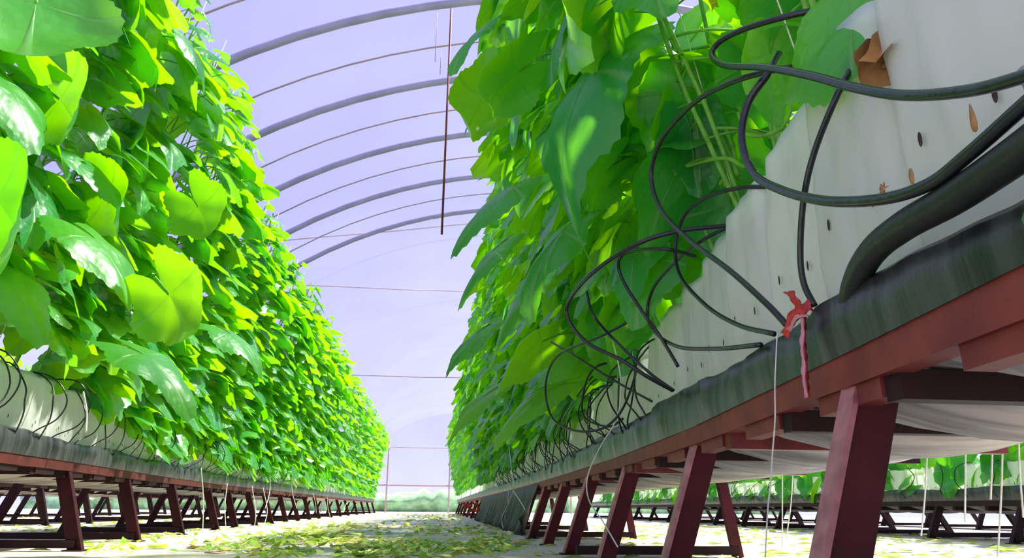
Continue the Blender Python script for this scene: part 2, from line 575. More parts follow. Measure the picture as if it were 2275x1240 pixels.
def leaf_arrays(rng, size=0.2, rings=7, segs=44, pet=0.14, rise=0.7, droop=0.6, curl=2.0, cup=0.9, serr=True, petseg=5):
    """One leaf: the petiole starts at the origin and runs out along +X, the blade hangs from its end."""
    ph = rng.random() * 6.28; ph2 = rng.random() * 6.28
    lob = 0.06 + 0.06 * rng.random(); tip = 0.10 + 0.12 * rng.random()
    rip = 0.014 + 0.022 * rng.random()
    fold = 0.10 + 0.18 * rng.random()
    twist = rng.uniform(-0.3, 0.3)
    P0 = Vector((pet * math.cos(rise), 0, pet * math.sin(rise)))
    V = []; UV = []; F = []

    def bend(u, v):
        s = u + 0.12
        # arc: heading turns down along the blade
        n = 6
        x = z = 0.0
        ds = s / n
        for q in range(n):
            an = -droop - curl * size * (q + 0.5) * ds * 3.0 * 1.0
            x += math.cos(an) * ds; z += math.sin(an) * ds
        an = -droop - curl * size * s * 3.0
        rho = math.hypot(u, v)
        w = -cup * v * v + fold * abs(v) * 0.6 + rip * math.sin(5 * math.atan2(v, u) + ph) * (rho * 1.8) ** 2 + 0.004 * math.sin(15 * u + ph2) * math.cos(17 * v)
        w += twist * v * u * 0.5
        return Vector((x - math.sin(an) * w, v * (1 - 0.25 * abs(v)), z + math.cos(an) * w))
    V.append(bend(0, 0)); UV.append((0.001, 0.0))
    for i in range(1, rings + 1):
        f = (i / rings) ** 0.85
        for j in range(segs):
            th = -PI + 2 * PI * (j + 0.5) / segs
            r = outline(th, lob, tip) * f
            if serr and i == rings: r *= 1 + 0.022 * math.sin(th * segs * 0.5 + j * PI) * (1 if j % 2 else -1)
            u, v = r * math.cos(th), r * math.sin(th)
            V.append(bend(u, v)); UV.append((u, v))
    for j in range(segs):
        F.append((0, 1 + j, 1 + (j + 1) % segs))
    for i in range(rings - 1):
        a = 1 + i * segs; c = a + segs
        for j in range(segs):
            F.append((a + j, c + j, c + (j + 1) % segs, a + (j + 1) % segs))
    V = [P0 + p * size for p in V]
    mi = [0] * len(F)
    # petiole
    b = MB()
    sag = rng.uniform(0.0, 0.18) * pet
    root = bend(0, 0) * size + P0
    pts = []
    for q in range(petseg + 1):
        t = q / petseg
        p = root * t + Vector((0, 0, sag * 4 * t * (1 - t)))
        pts.append(p)
    b.tube(pts, [0.0042 - 0.0014 * q / petseg for q in range(petseg + 1)], 5 if petseg > 3 else 3, caps=False)
    o = len(V)
    V += [Vector(p) for p in b.v]
    F += [tuple(i + o for i in q) for q in b.f]
    mi += [1] * len(b.f)
    UV += [(0.3, 0.3)] * len(b.v)
    return V, F, mi, UV


def leaf_params(rng):
    return dict(size=rng.uniform(0.215, 0.30), pet=rng.uniform(0.11, 0.19), rise=rng.uniform(0.1, 0.8), droop=rng.uniform(0.15, 0.75),
                curl=rng.uniform(0.25, 0.9), cup=rng.uniform(0.25, 0.8))


rng = random.Random(11)
NEAR = []
for i in range(14):
    pr = leaf_params(rng)
    V, F, mi, UV = leaf_arrays(rng, **pr)
    b = MB(); b.v = [tuple(v) for v in V]; b.f = F; b.m = mi; b.uv = UV
    NEAR.append(b.mesh('leaf', [M['leaf'], M['stem']]))
FARV = []
for i in range(10):
    pr = leaf_params(rng)
    V, F, mi, UV = leaf_arrays(rng, rings=3, segs=16, serr=False, petseg=2, **pr)
    FARV.append((np.array([tuple(v) for v in V]), F, mi, UV))


def stem_points(rg, h, lean, side, n=14):
    """stem path from the bag top, slightly winding, leaning towards the aisle"""
    pts = []
    a = rg.random() * 6.28
    for q in range(n + 1):
        t = q / n
        pts.append(Vector((side * lean * t + 0.018 * math.sin(t * 9 + a) * min(1, t * 5), 0.02 * math.cos(t * 8 + a) * min(1, t * 5), h * t)))
    return pts


def at(pts, t):
    f = t * (len(pts) - 1); i = min(int(f), len(pts) - 2)
    return pts[i].lerp(pts[i + 1], f - i)


def leaf_spots(rg, stems, side, n, zmin, spread=1.25, back=0.3):
    """(point, azimuth, tilt, scale)"""
    out = []
    for q in range(n):
        st = stems[q % len(stems)]
        t = ((q + rg.random()) / n) ** 1.3
        t = zmin + (1 - zmin) * t
        p = at(st, t)
        az = (0.0 if side > 0 else PI) + rg.gauss(0, spread * 0.5)
        if rg.random() < back: az = rg.uniform(0, 2 * PI)
        sc = rg.uniform(0.68, 1.12) * (1.0 if t < 0.84 else 1.0 - 3.6 * (t - 0.84))
        if t < 0: p = at(st, 0) + Vector((0, 0, t * 1.2))
        out.append((p, az, rg.uniform(-0.25, 0.3) + (0.33 if side < 0 else 0.05), rg.uniform(-0.3, 0.3), sc))
    return out


def make_near_plant(root, label, side, rg, n=44, h=2.0, lean=0.2, zmin=0.06, group=None, spread=1.25, back=0.3, az_flip=False):
    e_ = empty('cucumber_plant', root)
    tag(e_, label, 'plant', group)
    stems = [stem_points(rg, h * rg.uniform(0.94, 1.04), lean + rg.uniform(-0.04, 0.04), side) for _ in range(2)]
    for s_ in stems:
        b = MB(); b.tube(s_, [0.0065 - 0.003 * q / (len(s_) - 1) for q in range(len(s_))], 6)
        ob('stem', b.mesh('stem', M['stem']), e_)
    for p, az, t1, t2, sc in leaf_spots(rg, stems, -side if az_flip else side, n, zmin, spread, back):
        if side < 0 and root[1] < 1.62 and root[2] + p.z < 1.35:
            tries = 0
            while root[0] + p.x + 0.40 * sc * math.cos(az) < 0.47 and tries < 30:
                az = rg.uniform(0, 2 * PI); tries += 1
            if tries >= 30: continue
        o = ob('leaf', rg.choice(NEAR), e_, p, (t2, t1, az))
        o.scale = (sc, sc, sc)
    if rg.random() < 0.8:
        p = at(stems[0], rg.uniform(0.1, 0.6)) + Vector((side * 0.05, rg.uniform(-.05, .05), 0))
        b = MB()
        for q in range(5):
            a0 = q * 2 * PI / 5
            c, s = math.cos(a0), math.sin(a0)
            b.add([(0, 0, 0), (0.012 * c - 0.008 * s, 0.012 * s + 0.008 * c, 0.008), (0.026 * c, 0.026 * s, 0.006), (0.012 * c + 0.008 * s, 0.012 * s - 0.008 * c, 0.008)], [(0, 1, 2, 3)])
        ob('flower', b.mesh('flower', M['petal']), e_, p, (rg.uniform(-1, 1), side * 1.0, 0))
    return e_


def foliage_mesh(rg, h, lean, side, n, zmin, spread=1.25, back=0.3):
    stems = [stem_points(rg, h * rg.uniform(0.92, 1.06), lean + rg.uniform(-0.05, 0.05), side) for _ in range(2)]
    b = MB()
    for p, az, t1, t2, sc in leaf_spots(rg, stems, side, n, zmin, spread, back):
        V, F, mi, UV = rg.choice(FARV)
        R = np.array(Matrix.Rotation(az, 3, 'Z') @ Matrix.Rotation(t1, 3, 'Y') @ Matrix.Rotation(t2, 3, 'X'))
        VV = (V * sc) @ R.T + np.array(tuple(p))
        o = len(b.v)
        b.v += [tuple(v) for v in VV.tolist()]
        b.f += [tuple(i + o for i in q) for q in F]
        b.m += mi; b.uv += UV
    s = MB()
    for s_ in stems: s.tube(s_, 0.0055, 4)
    return b.mesh('foliage', [M['leaf'], M['stem']]), s.mesh('stem', M['stem'])


rg = random.Random(3)
PROTO = {}
for side in (1, -1):
    PROTO[side] = [foliage_mesh(rg, 2.0, 0.44 if side < 0 else 0.42, side, 46, -0.04 if side > 0 else 0.04) for _ in range(6)]
PROTO[2] = [foliage_mesh(rg, 0.75, 0.05, -1, 20, -0.1, 1.5, 0.4) for _ in range(3)]
PROTO[3] = [foliage_mesh(rg, 1.8, 0.0, -1, 40, 0.03, 3, 1.0) for _ in range(3)]


def merged(name, items, mats):
    """one mesh from (mesh, matrix) pairs"""
    V = []; F = []; mi = []; UV = []
    o = 0
    for me, mx in items:
        n = len(me.vertices)
        a = np.empty(n * 3); me.vertices.foreach_get('co', a); a = a.reshape(-1, 3)
        A = np.array(mx)
        a = a @ A[:3, :3].T + A[:3, 3]
        V += a.tolist()
        for p_ in me.polygons:
            F.append(tuple(i + o for i in p_.vertices)); mi.append(p_.material_index)
        o += n
    me = bpy.data.meshes.new(name)
    me.from_pydata(V, [], F)
    for q in mats: me.materials.append(q)
    me.polygons.foreach_set('material_index', mi)
    me.polygons.foreach_set('use_smooth', [True] * len(F))
    me.uv_layers.new(name='UVMap')
    return me


# ------------------------------------------------------------------ benches
def bench(name, label, X, side, width, legs, y0, y1, drop=0.0, steel='steel', legm='leg', group=None, cross=0.32, film_from=None,
          split=0.13, undersag=True, ztf=ZTL, rear=None):
    """side=+1: the bench lies towards +X from its aisle rail X(y)"""
    zr = ZR - drop
    e_ = empty(name, (X(y0), y0, 0)); off = Vector(e_.location)
    tag(e_, label, 'bench', group)

    def put(pn, b, mat, smooth=False, lab=None):
        b.v = [(v[0] - off.x, v[1] - off.y, v[2] - off.z) for v in b.v]
        o = ob(pn, b.mesh(pn, mat, smooth), e_)
        if lab: o['label'] = lab
        return o
    ys = list(np.arange(y0, y1, 0.25)) + [y1]

    def rail(dx, zlo, zhi, w, nm, mat, lab=None):
        b = MB()
        V = []
        F = []
        for y in ys:
            x = X(y) + side * dx
            V += [(x, y, zlo), (x + side * w, y, zlo), (x + side * w, y, zhi), (x, y, zhi)]
        n = len(ys)
        for i in range(n - 1):
            for q in range(4):
                F.append((i * 4 + q, i * 4 + (q + 1) % 4, (i + 1) * 4 + (q + 1) % 4, (i + 1) * 4 + q))
        F += [(0, 1, 2, 3), tuple((n - 1) * 4 + q for q in (3, 2, 1, 0))]
        b.add(V, F)
        put(nm, b, mat, False, lab)
    rail(0, zr, zr + RH, 0.03, 'rail', M[steel], 'red-brown steel rail along the aisle')
    rail(width - 0.03, zr, zr + RH, 0.03, 'rail', M['steel_dark'])
    # cross bars under the rails
    ny = 0
    yy = y0 + 0.1
    while yy < min(y1, 12):
        b = MB()
        x0, x1 = X(yy) + side * 0.012, X(yy) + side * (width - 0.012)
        b.box(min(x0, x1), max(x0, x1), yy - 0.014, yy + 0.014, zr - 0.028, zr + 0.004)
        if ny < 60:
            put('cross_bar', b, M['redbeam'] if steel == 'steel' and ny % 3 == 1 else M['steel_dark'])
            # stringer piece between cross bars, set in behind the rail
            if undersag and yy < 9:
                b = MB()
                q0, q1 = yy + 0.016, yy + cross * 0.58
                c = []
                for y in (q0, q1):
                    x = X(y) + side * 0.006
                    c.append((x, y))
                (xa, ya), (xb, yb) = c
                w = side * 0.03
                b.beam8([(xa, ya, zr - 0.022), (xa + w, ya, zr - 0.022), (xb + w, yb, zr - 0.022), (xb, yb, zr - 0.022),
                         (xa, ya, zr), (xa + w, ya, zr), (xb + w, yb, zr), (xb, yb, zr)])
                put('stringer', b, M['steel'] if steel == 'steel' else M['steel_dark'])
        ny += 1
        yy += cross
    # legs: splayed pairs with foot bar
    for i, y in enumerate(legs):
        xf = X(y); xb = X(y) + side * width
        b = MB()
        spl = split
        b.bar((xf + side * 0.035, y, zr + 0.002), (xf - side * (spl - 0.05), y, 0.0), 0.056, 0.020, Vector((0, 1, 0)))
        lg = put('leg', b, M[legm])
        if y < 9:
            b = MB()
            b.bar((xf + side * 0.0065, y - 0.002, zr + 0.001), (xf - side * (spl - 0.0215), y - 0.002, 0.0), 0.0075, 0.030, Vector((0, 1, 0)))
            b.v = [(v[0] - off.x, v[1] - off.y, v[2] - off.z) for v in b.v]
            fo = ob('flange', b.mesh('flange', M['flange'] if steel == 'steel' else M[legm], False), lg)
            if steel == 'steel': fo['label'] = 'pinkish edge of the leg, painted as if lit'
            b = MB(); b.box(xf - side * (spl - 0.05) - 0.04, xf - side * (spl - 0.05) + 0.04, y - 0.04, y + 0.04, 0, 0.006)
            b.v = [(v[0] - off.x, v[1] - off.y, v[2] - off.z) for v in b.v]
            ob('foot_plate', b.mesh('foot_plate', M['steel_dark'], False), lg)
    for y in (legs if rear is None else rear):
        xf = X(y); xb = X(y) + side * width
        rs_ = spl if rear is None else 0.05
        b = MB()
        b.bar((xb - side * 0.04, y + 0.0, zr), (xb + side * (rs_ - 0.04), y + 0.0, 0.0), 0.042, 0.03, Vector((0, 1, 0)))
        put('leg', b, M[legm])
        b = MB()
        x0, x1 = sorted((xf - side * (spl - 0.05), xb + side * (rs_ - 0.04)))
        b.box(x0, x1, y - 0.018, y + 0.018, 0.012, 0.045)
        put('foot_bar', b, M['steel_dark'])
    # black sheet: folded over the rail, standing up as the trough wall
    rs = random.Random(int(y0 * 10) + 7)
    ysf = list(np.arange(y0, min(y1, 9.0), 0.02)) + list(np.arange(min(y1, 9.0), y1, 0.15)) + [y1]
    P = []
    wob = [rs.random() * 6.28 for _ in range(4)]
    for y in ysf:
        wv = 0.6 * math.sin(y * 17 + wob[0]) + 0.5 * math.sin(y * 29 + wob[1] + math.sin(y * 5)) + 0.25 * math.sin(y * 61 + wob[2])
        x = X(y)
        zt = ztf(y) - drop
        ze = zt + 0.006 * math.sin(y * 6.1 + wob[3]) + 0.003 * wv
        P.append([Vector((x - side * 0.003, y, zr + RH - 0.004)),
                  Vector((x - side * (0.006 + 0.002 * wv), y, zr + RH + 0.016)),
                  Vector((x - side * (0.008 + 0.004 * wv), y + 0.004 * wv, (zr + RH + zt) / 2)),
                  Vector((x - side * (0.004 + 0.005 * wv), y + 0.006 * wv, ze - 0.006)),
                  Vector((x + side * 0.003, y, ze)),
                  Vector((x + side * 0.010, y, ze - 0.008)),
                  Vector((x + side * 0.018, y, zr + RH + 0.004))])
    b = MB(); b.grid(P)
    put('skirt', b, M['skirt'], True, 'wrinkled black plastic sheet folded over the rail')
    # liner sagging between the cross bars
    P = []
    for y in list(np.arange(y0, min(y1, 10.0), 0.04)) + [y1]:
        row = []
        fphase = ((y - y0 - 0.1) % cross) / cross
        sag = 0.064 * math.sin(PI * fphase) if y < 10 else 0.02
        for q in range(9):
            t = q / 8
            row.append(Vector((X(y) + side * (0.02 + (width - 0.04) * t), y, zr + 0.012 - sag * math.sin(PI * t) ** 0.7)))
        P.append(row)
    b = MB(); b.grid(P)
    put('liner', b, M['liner'], True, 'grey sagging underside of the film liner')
    # back edge of the sheet
    b = MB()
    b.grid([[Vector((X(y) + side * (width + 0.004), y, zr + 0.01)), Vector((X(y) + side * (width + 0.004), y, ZT - drop - 0.01))] for y in ys])
    put('skirt', b, M['skirt'], True)
    return e_


legsR = [-0.05, 0.79, 1.60, 2.45, 3.25, 4.05, 4.9, 5.7, 6.6, 7.5, 8.4, 9.5, 11, 12.5, 14, 16, 18, 20, 22, 24]
legsL = [1.5, 2.45, 3.40, 4.28, 5.3, 6.35, 7.1, 7.9, 8.7, 9.6, 10.5, 11.5, 12.5, 14, 15.5, 17, 19, 21, 23, 25]
WB = 0.60
bench('bench', 'red steel bench on splayed legs beside the camera, carrying the tall white bags', XR, 1, WB, legsR, -1.0, ROW_END, steel='steel', ztf=ZTR, rear=[-0.6, 3.05, 4.9, 6.6, 8.4, 11, 14, 18, 22])
bench('bench', 'dark red steel bench across the aisle under the sunlit plant row', XL, -1, WB, legsL, 0.4, ROW_END, steel='steel_shaded', legm='leg_shaded')
XR2 = lambda y: 3.75 + 0.006 * y
XL2 = lambda y: -3.6 - 0.004 * y
XR3 = lambda y: 6.3
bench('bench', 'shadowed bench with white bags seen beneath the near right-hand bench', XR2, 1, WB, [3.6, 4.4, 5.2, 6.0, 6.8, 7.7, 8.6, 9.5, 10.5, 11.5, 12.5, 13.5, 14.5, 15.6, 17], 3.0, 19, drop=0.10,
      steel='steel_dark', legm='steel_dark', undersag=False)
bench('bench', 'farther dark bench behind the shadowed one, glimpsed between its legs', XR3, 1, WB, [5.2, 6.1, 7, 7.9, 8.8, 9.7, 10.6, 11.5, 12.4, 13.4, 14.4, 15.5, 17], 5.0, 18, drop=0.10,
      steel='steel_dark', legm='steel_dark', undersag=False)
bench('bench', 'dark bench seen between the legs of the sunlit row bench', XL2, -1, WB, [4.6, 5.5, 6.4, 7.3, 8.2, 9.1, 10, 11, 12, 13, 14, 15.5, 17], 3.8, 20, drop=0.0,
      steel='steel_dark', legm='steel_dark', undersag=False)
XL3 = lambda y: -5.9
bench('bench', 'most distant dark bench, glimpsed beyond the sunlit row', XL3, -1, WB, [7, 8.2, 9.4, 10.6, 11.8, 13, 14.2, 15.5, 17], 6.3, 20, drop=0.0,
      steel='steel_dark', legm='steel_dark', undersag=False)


# ------------------------------------------------------------------ grow bags
def bag_mesh(rg, w=0.192, d=0.21, h=0.40, res=1):
    """open topped film bag: a rounded box with crumpled walls and a folded rim; origin at the base centre"""
    nz = 22 if res else 4
    na = 88 if res else 16
    cre = [(rg.uniform(-1, 1), rg.uniform(0.2, 1), rg.uniform(0, 6.28), rg.uniform(3, 9), rg.uniform(0.004, 0.010)) for _ in range(7)]
    P = []
    a1, a2, a3 = [rg.random() * 6.28 for _ in range(3)]
    for i in range(nz + 1):
        t = i / nz
        row = []
        for j in range(na + 1):
            an = 2 * PI * (j % na) / na + 0.01
            c, s = math.cos(an), math.sin(an)
            n = 8.0
            rr = (abs(c) ** n + abs(s) ** n) ** (-1 / n)
            bulge = 1 + 0.05 * math.sin(PI * t) + 0.02 * math.sin(3 * an + a1 + 2.5 * t) + 0.012 * math.sin(7 * an + a2 - 4 * t) + 0.008 * math.sin(13 * an + 9 * t + a3)
            if res:
                for ca, cb, cph, cf, camp in cre:
                    q_ = abs(math.sin(cph + cf * (cb * t * 1.3 + ca * math.sin(an + cph))))
                    bulge += camp * (1 - q_) ** 3 * 2.2 * math.sin(PI * t)
            zz = h * t
            if i == nz: zz += 0.006 * math.sin(2 * an + a1) + 0.003 * math.sin(7 * an + a2)
            row.append(Vector((d / 2 * c * rr * bulge, w / 2 * s * rr * bulge, zz)))
        P.append(row)
    # inner wall going down from the rim
    for dz in (0.006, 0.05):
        P.append([Vector((v.x * 0.965, v.y * 0.965, v.z - dz)) for v in P[nz]])
    b = MB(); b.grid(P)
    body = b.mesh('bag_body', M['bag'])
    b = MB()
    cen = (0, 0, h - 0.03)
    V = [cen]; F = []
    for j in range(24):
        an = 2 * PI * j / 24
        V.append((d * 0.46 * math.cos(an), w * 0.46 * math.sin(an), h - 0.038 + 0.010 * math.sin(5 * an + a1)))
        F.append((0, 1 + j, 1 + (j + 1) % 24))
    b.add(V, F)
    sub = b.mesh('substrate', M['coir'])
    b = MB()
    V = [(0, 0, 0)]; F = []
    for j in range(10):
        an = 2 * PI * j / 10
        V.append((-0.0006, 0.0045 * math.cos(an), 0.010 * math.sin(an)))
        F.append((0, 1 + j, 1 + (j + 1) % 10))
    b.add(V, F)
    return body, sub, b.mesh('drain_hole', M['hole'])


rg = random.Random(21)
BAGS = [bag_mesh(rg) for _ in range(5)]
BAGL = [bag_mesh(rg, h=0.315, res=1) for _ in range(4)]
BAG_FAR = bag_mesh(rg, h=0.315, res=0)
BAG_Z = ZR + RH - 0.005


def put_bag(proto, x, y, side, rot, label, group, holes=True, parts=True, hscale=1.0, z=BAG_Z):
    e_ = ob('grow_bag', proto[0], None, (x, y, z), (0, 0, rot))
    e_.scale = (1, 1, hscale)
    tag(e_, label, 'grow bag', group)
    if parts:
        ob('substrate', proto[1], e_)
    if holes:
        hh = 0.40 if proto in BAGS else 0.315
        for (dy, dz) in ((0.045, 0.42), (-0.05, 0.40)):
            s_ = side
            o = ob('drain_hole', proto[2], e_, (-s_ * 0.1155, dy, hh * dz))
            o.scale = (s_, 0.7, 0.8)
    return e_


SP = 0.216
bag_pos = {'R': [], 'L': []}
rg = random.Random(8)
y = 0.755 - SP * 5
k = 0
stuff_items = []
while y < ROW_END - 0.3:
    x = XR(y) + 0.022 + 0.118 + 0.006 * math.sin(y * 47)
    if y < 12.5:
        k += 1
        lab = ('tall white film grow bag, %s along the near bench from its near end' % nth(k)) if y > 0 else 'white film grow bag at the near end of the close bench, beyond the frame'
        if y > 9: lab = 'small white grow bag in the far stretch of the near bench'
        put_bag(BAGS[k % 5] if y < 2.6 else BAGL[k % 4], x, y, 1, rg.uniform(-0.06, 0.06), lab, 'white grow bags on the near bench', holes=y < 6, parts=y < 6,
                hscale=1.0 if y > 2.6 else float(np.interp(y, [0.3, 0.76, 1.0, 1.3, 1.7, 2.6], [1.08, 1.05, 1.02, 0.96, 0.88, 0.80])) + 0.02 * rg.random())
    else:
        stuff_items.append((BAG_FAR[0], Matrix.Translation((x, y, BAG_Z))))
    bag_pos['R'].append((x, y))
    y += SP
y = 0.6
k = 0
while y < ROW_END - 0.3:
    x = XL(y) - 0.022 - 0.118
    if y < 12.5:
        k += 1
        lab = 'pale green white grow bag across the aisle, %s from its near end' % nth(k)
        if y > 9: lab = 'small pale grow bag in the far stretch of the sunlit row'
        put_bag(BAGL[k % 4], x, y, -1, rg.uniform(-0.06, 0.06), lab, 'white grow bags on the bench across the aisle', holes=y < 8, parts=y < 6)
    else:
        stuff_items.append((BAG_FAR[0], Matrix.Translation((x, y, BAG_Z))))
    bag_pos['L'].append((x, y))
    y += SP
# back line of bags on the near bench, and the benches beyond
backR = []
y = 0.2
while y < 12:
    x = XR(y) + WB - 0.14
    put_bag(BAGL[0], x, y, 1, 0.02, 'white grow bag in the rear line of the near bench', 'rear line of grow bags on the near bench', holes=False, parts=y < 5)
    backR.append((x, y)); y += SP * 2
for X_, y0_, y1_, s_, lab, gr in ((XR2, 3.3, 17, 1, 'white grow bag on the shadowed bench beneath and beyond the near one', 'grow bags on the shadowed bench'),
                                  (XL2, 4.2, 13, -1, 'white grow bag on the dark bench behind the sunlit row', 'grow bags behind the sunlit row')):
    y = y0_
    while y < y1_:
        z_ = BAG_Z - (0.10 if s_ > 0 else 0)
        put_bag(BAGL[int(y * 7) % 4], X_(y) + s_ * 0.14, y, s_, 0.03 * math.sin(y * 9), lab, gr, holes=(s_ > 0 and y < 6), parts=False, z=z_, hscale=0.8 if s_ > 0 else 1.0)
        y += SP if s_ > 0 else 0.33
o = ob('distant_grow_bags', merged('distant_grow_bags', stuff_items, [M['bag']]))
tag(o, 'mass of far white grow bags at the ends of both rows', 'grow bags', kind='stuff')

# ------------------------------------------------------------------ plants
ZB = BAG_Z + 0.30
rg = random.Random(77)
ki = 0
PRN = {}
far_items = []


def far_plant(x, y, side, sc, rz, label, group, z=ZB, key=None):
    fo, st = rg.choice(PROTO[key or side])
    e_ = empty('cucumber_plant', (x, y, z))
    e_.scale = (sc, sc, sc); e_.rotation_euler = (0, 0, rz)
    tag(e_, label, 'plant', group)
    ob('foliage', fo, e_); ob('stem', st, e_)


for i, (x, y) in enumerate(bag_pos['R']):
    if y < 0.6: continue
    zz = BAG_Z + (float(np.interp(y, [0.8, 1.7, 2.6], [0.38, 0.32, 0.28])) if y < 2.6 else 0.28)
    if y < 3.3:
        ki += 1
        PRN[y] = make_near_plant((x, y, zz), 'broad-leaved climbing plant rooted in the %s leafy bag of the near bench' % nth(ki), -1, rg,
                        n=(14 if y < 1.0 else 22 if y < 1.3 else 42), h=1.9, lean=(0.10 if y < 1.25 else 0.52), zmin=(0.16 if y < 1.25 else 0.14 if y < 1.7 else 0.11),
                        group='climbing plants in the front line of the near bench', az_flip=(y < 1.25), back=0.25)
    elif y < 12.5:
        ki += 1
        lab = 'broad-leaved climbing plant rooted in the %s leafy bag of the near bench' % nth(ki)
        if y > 7: lab = 'climbing plant in the dense far stretch of the near bench row'
        far_plant(x, y, -1, rg.uniform(0.95, 1.05), rg.uniform(-0.25, 0.25), lab, 'climbing plants in the front line of the near bench', z=zz)
    elif i % 2 == 0:
        fo, st = rg.choice(PROTO[-1])
        far_items.append((fo, Matrix.Translation((x, y, zz)) @ Matrix.Rotation(rg.uniform(-0.3, 0.3), 4, 'Z')))
# the plant in the nearest visible bags: one broad leaf over the rim, one frilly leaf in front of the sheet, looping vines
e_ = empty('cucumber_plant', (0.60, 0.76, BAG_Z + 0.36)); off = Vector(e_.location)
tag(e_, 'climbing plant with one broad leaf draped over the near bag rim behind the top hose', 'plant')
hr = random.Random(4)


def hero_leaf(par, off, base, tipdir, nrm, length, seed, pet=0.05, **kw):
    """leaf whose blade runs from base towards tipdir with upper side nrm"""
    V, F, mi, UV = leaf_arrays(random.Random(seed), size=length, rings=12, segs=72, pet=pet, rise=0.0, droop=kw.get('droop', 0.0), curl=kw.get('curl', 1.0), cup=kw.get('cup', 0.5))
    b = MB(); b.v = [tuple(v) for v in V]; b.f = F; b.m = mi; b.uv = UV
    o = ob('leaf', b.mesh('leaf', [M['leaf'], M['stem']]), par)
    X_ = tipdir.normalized(); Z_ = (nrm - X_ * nrm.dot(X_)).normalized(); Y_ = Z_.cross(X_)
    mx = Matrix((X_, Y_ * kw.get('wid', 1.0), Z_)).transposed().to_4x4(); mx.translation = base - off
    o.matrix_local = mx
    return o


A = on_x(2060, -85, 0.56); B = on_x(1735, 155, 0.465)
hero_leaf(e_, off, A, B - A, Vector((-0.55, -0.75, 0.30)), 0.235, 2, pet=0.07, cup=0.35, curl=0.9)
A = on_x(1480, -120, 0.62); B = on_x(1750, 30, 0.58)
hero_leaf(e_, off, A, B - A, Vector((-0.5, -0.7, 0.4)), 0.19, 6, pet=0.05, cup=0.4, curl=1.2)
for r_, pts in ((0.0042, [(1360, -30, .62), (1400, 60, .61), (1470, 112, .61), (1575, 103, .63)]), (0.0040, [(1325, 140, .60), (1400, 205, .60), (1480, 238, .62)]),
                (0.0045, [(1305, 240, .58), (1350, 312, .58), (1405, 352, .58), (1480, 377, .59), (1600, 352, .61), (1655, 372, .62)]),
                (0.0055, [(1440, -30, .64), (1500, 110, .64), (1545, 210, .65), (1600, 300, .66), (1640, 390, .66)]), (0.0055, [(1550, -30, .66), (1580, 120, .66), (1592, 230, .67), (1632, 350, .67), (1600, 410, .66)]),
                (0.0040, [(1460, 110, .60), (1490, 240, .61), (1535, 345, .62)]), (0.0035, [(1640, 250, .60), (1660, 300, .60), (1730, 290, .61), (1760, 240, .62)])):
    b = MB(); b.tube([q - off for q in spline([on_x(*p) for p in pts], 8)], r_, 8)
    ob('stem', b.mesh('stem', M['stem']), e_)
e_ = empty('cucumber_plant', (0.54, 0.30, BAG_Z + 0.37)); off = Vector(e_.location)
tag(e_, 'plant at the bench end whose frilly leaf hangs before the black sheet', 'plant')
b = MB(); b.tube([Vector((0, 0, 0)), Vector((-0.08, -0.02, 0.10)), on_x(2480, 260, 0.37) - off], 0.003, 6); ob('stem', b.mesh('stem', M['stem']), e_)
A = on_x(2480, 260, 0.37); B = on_x(2225, 520, 0.40)
hero_leaf(e_, off, A, B - A, Vector((-0.8, -0.5, 0.3)), 0.10, 9, pet=0.02, cup=0.6, curl=0.5)
ki = 0
PLN = {}
for i, (x, y) in enumerate(bag_pos['L']):
    if y < 1.42: continue
    zz = ZB - 0.02
    if y < 4.0:
        ki += 1
        PLN[y] = make_near_plant((x, y, zz), 'sunlit climbing plant across the aisle, %s from the near end of its row' % nth(ki), 1, rg,
                        n=42, h=1.95, lean=0.40, zmin=0.10 if y < 3.2 else 0.02, group='sunlit climbing plants across the aisle')
    elif y < 12.5:
        ki += 1
        lab = 'sunlit climbing plant across the aisle, %s from the near end of its row' % nth(ki)
        if y > 8: lab = 'sunlit climbing plant in the distant stretch across the aisle'
        far_plant(x, y, 1, rg.uniform(0.93, 1.05), rg.uniform(-0.25, 0.25), lab, 'sunlit climbing plants across the aisle', z=zz)
    elif i % 2 == 0:
        fo, st = rg.choice(PROTO[1])
        far_items.append((fo, Matrix.Translation((x, y, zz)) @ Matrix.Rotation(rg.uniform(-0.3, 0.3), 4, 'Z')))
NU, NT = Vector((-0.3, 0.7, 0.6)), Vector((0.50, -0.30, 0.80))
RU, RT = Vector((0.2, 0.6, 0.8)), Vector((-0.55, -0.45, 0.75))
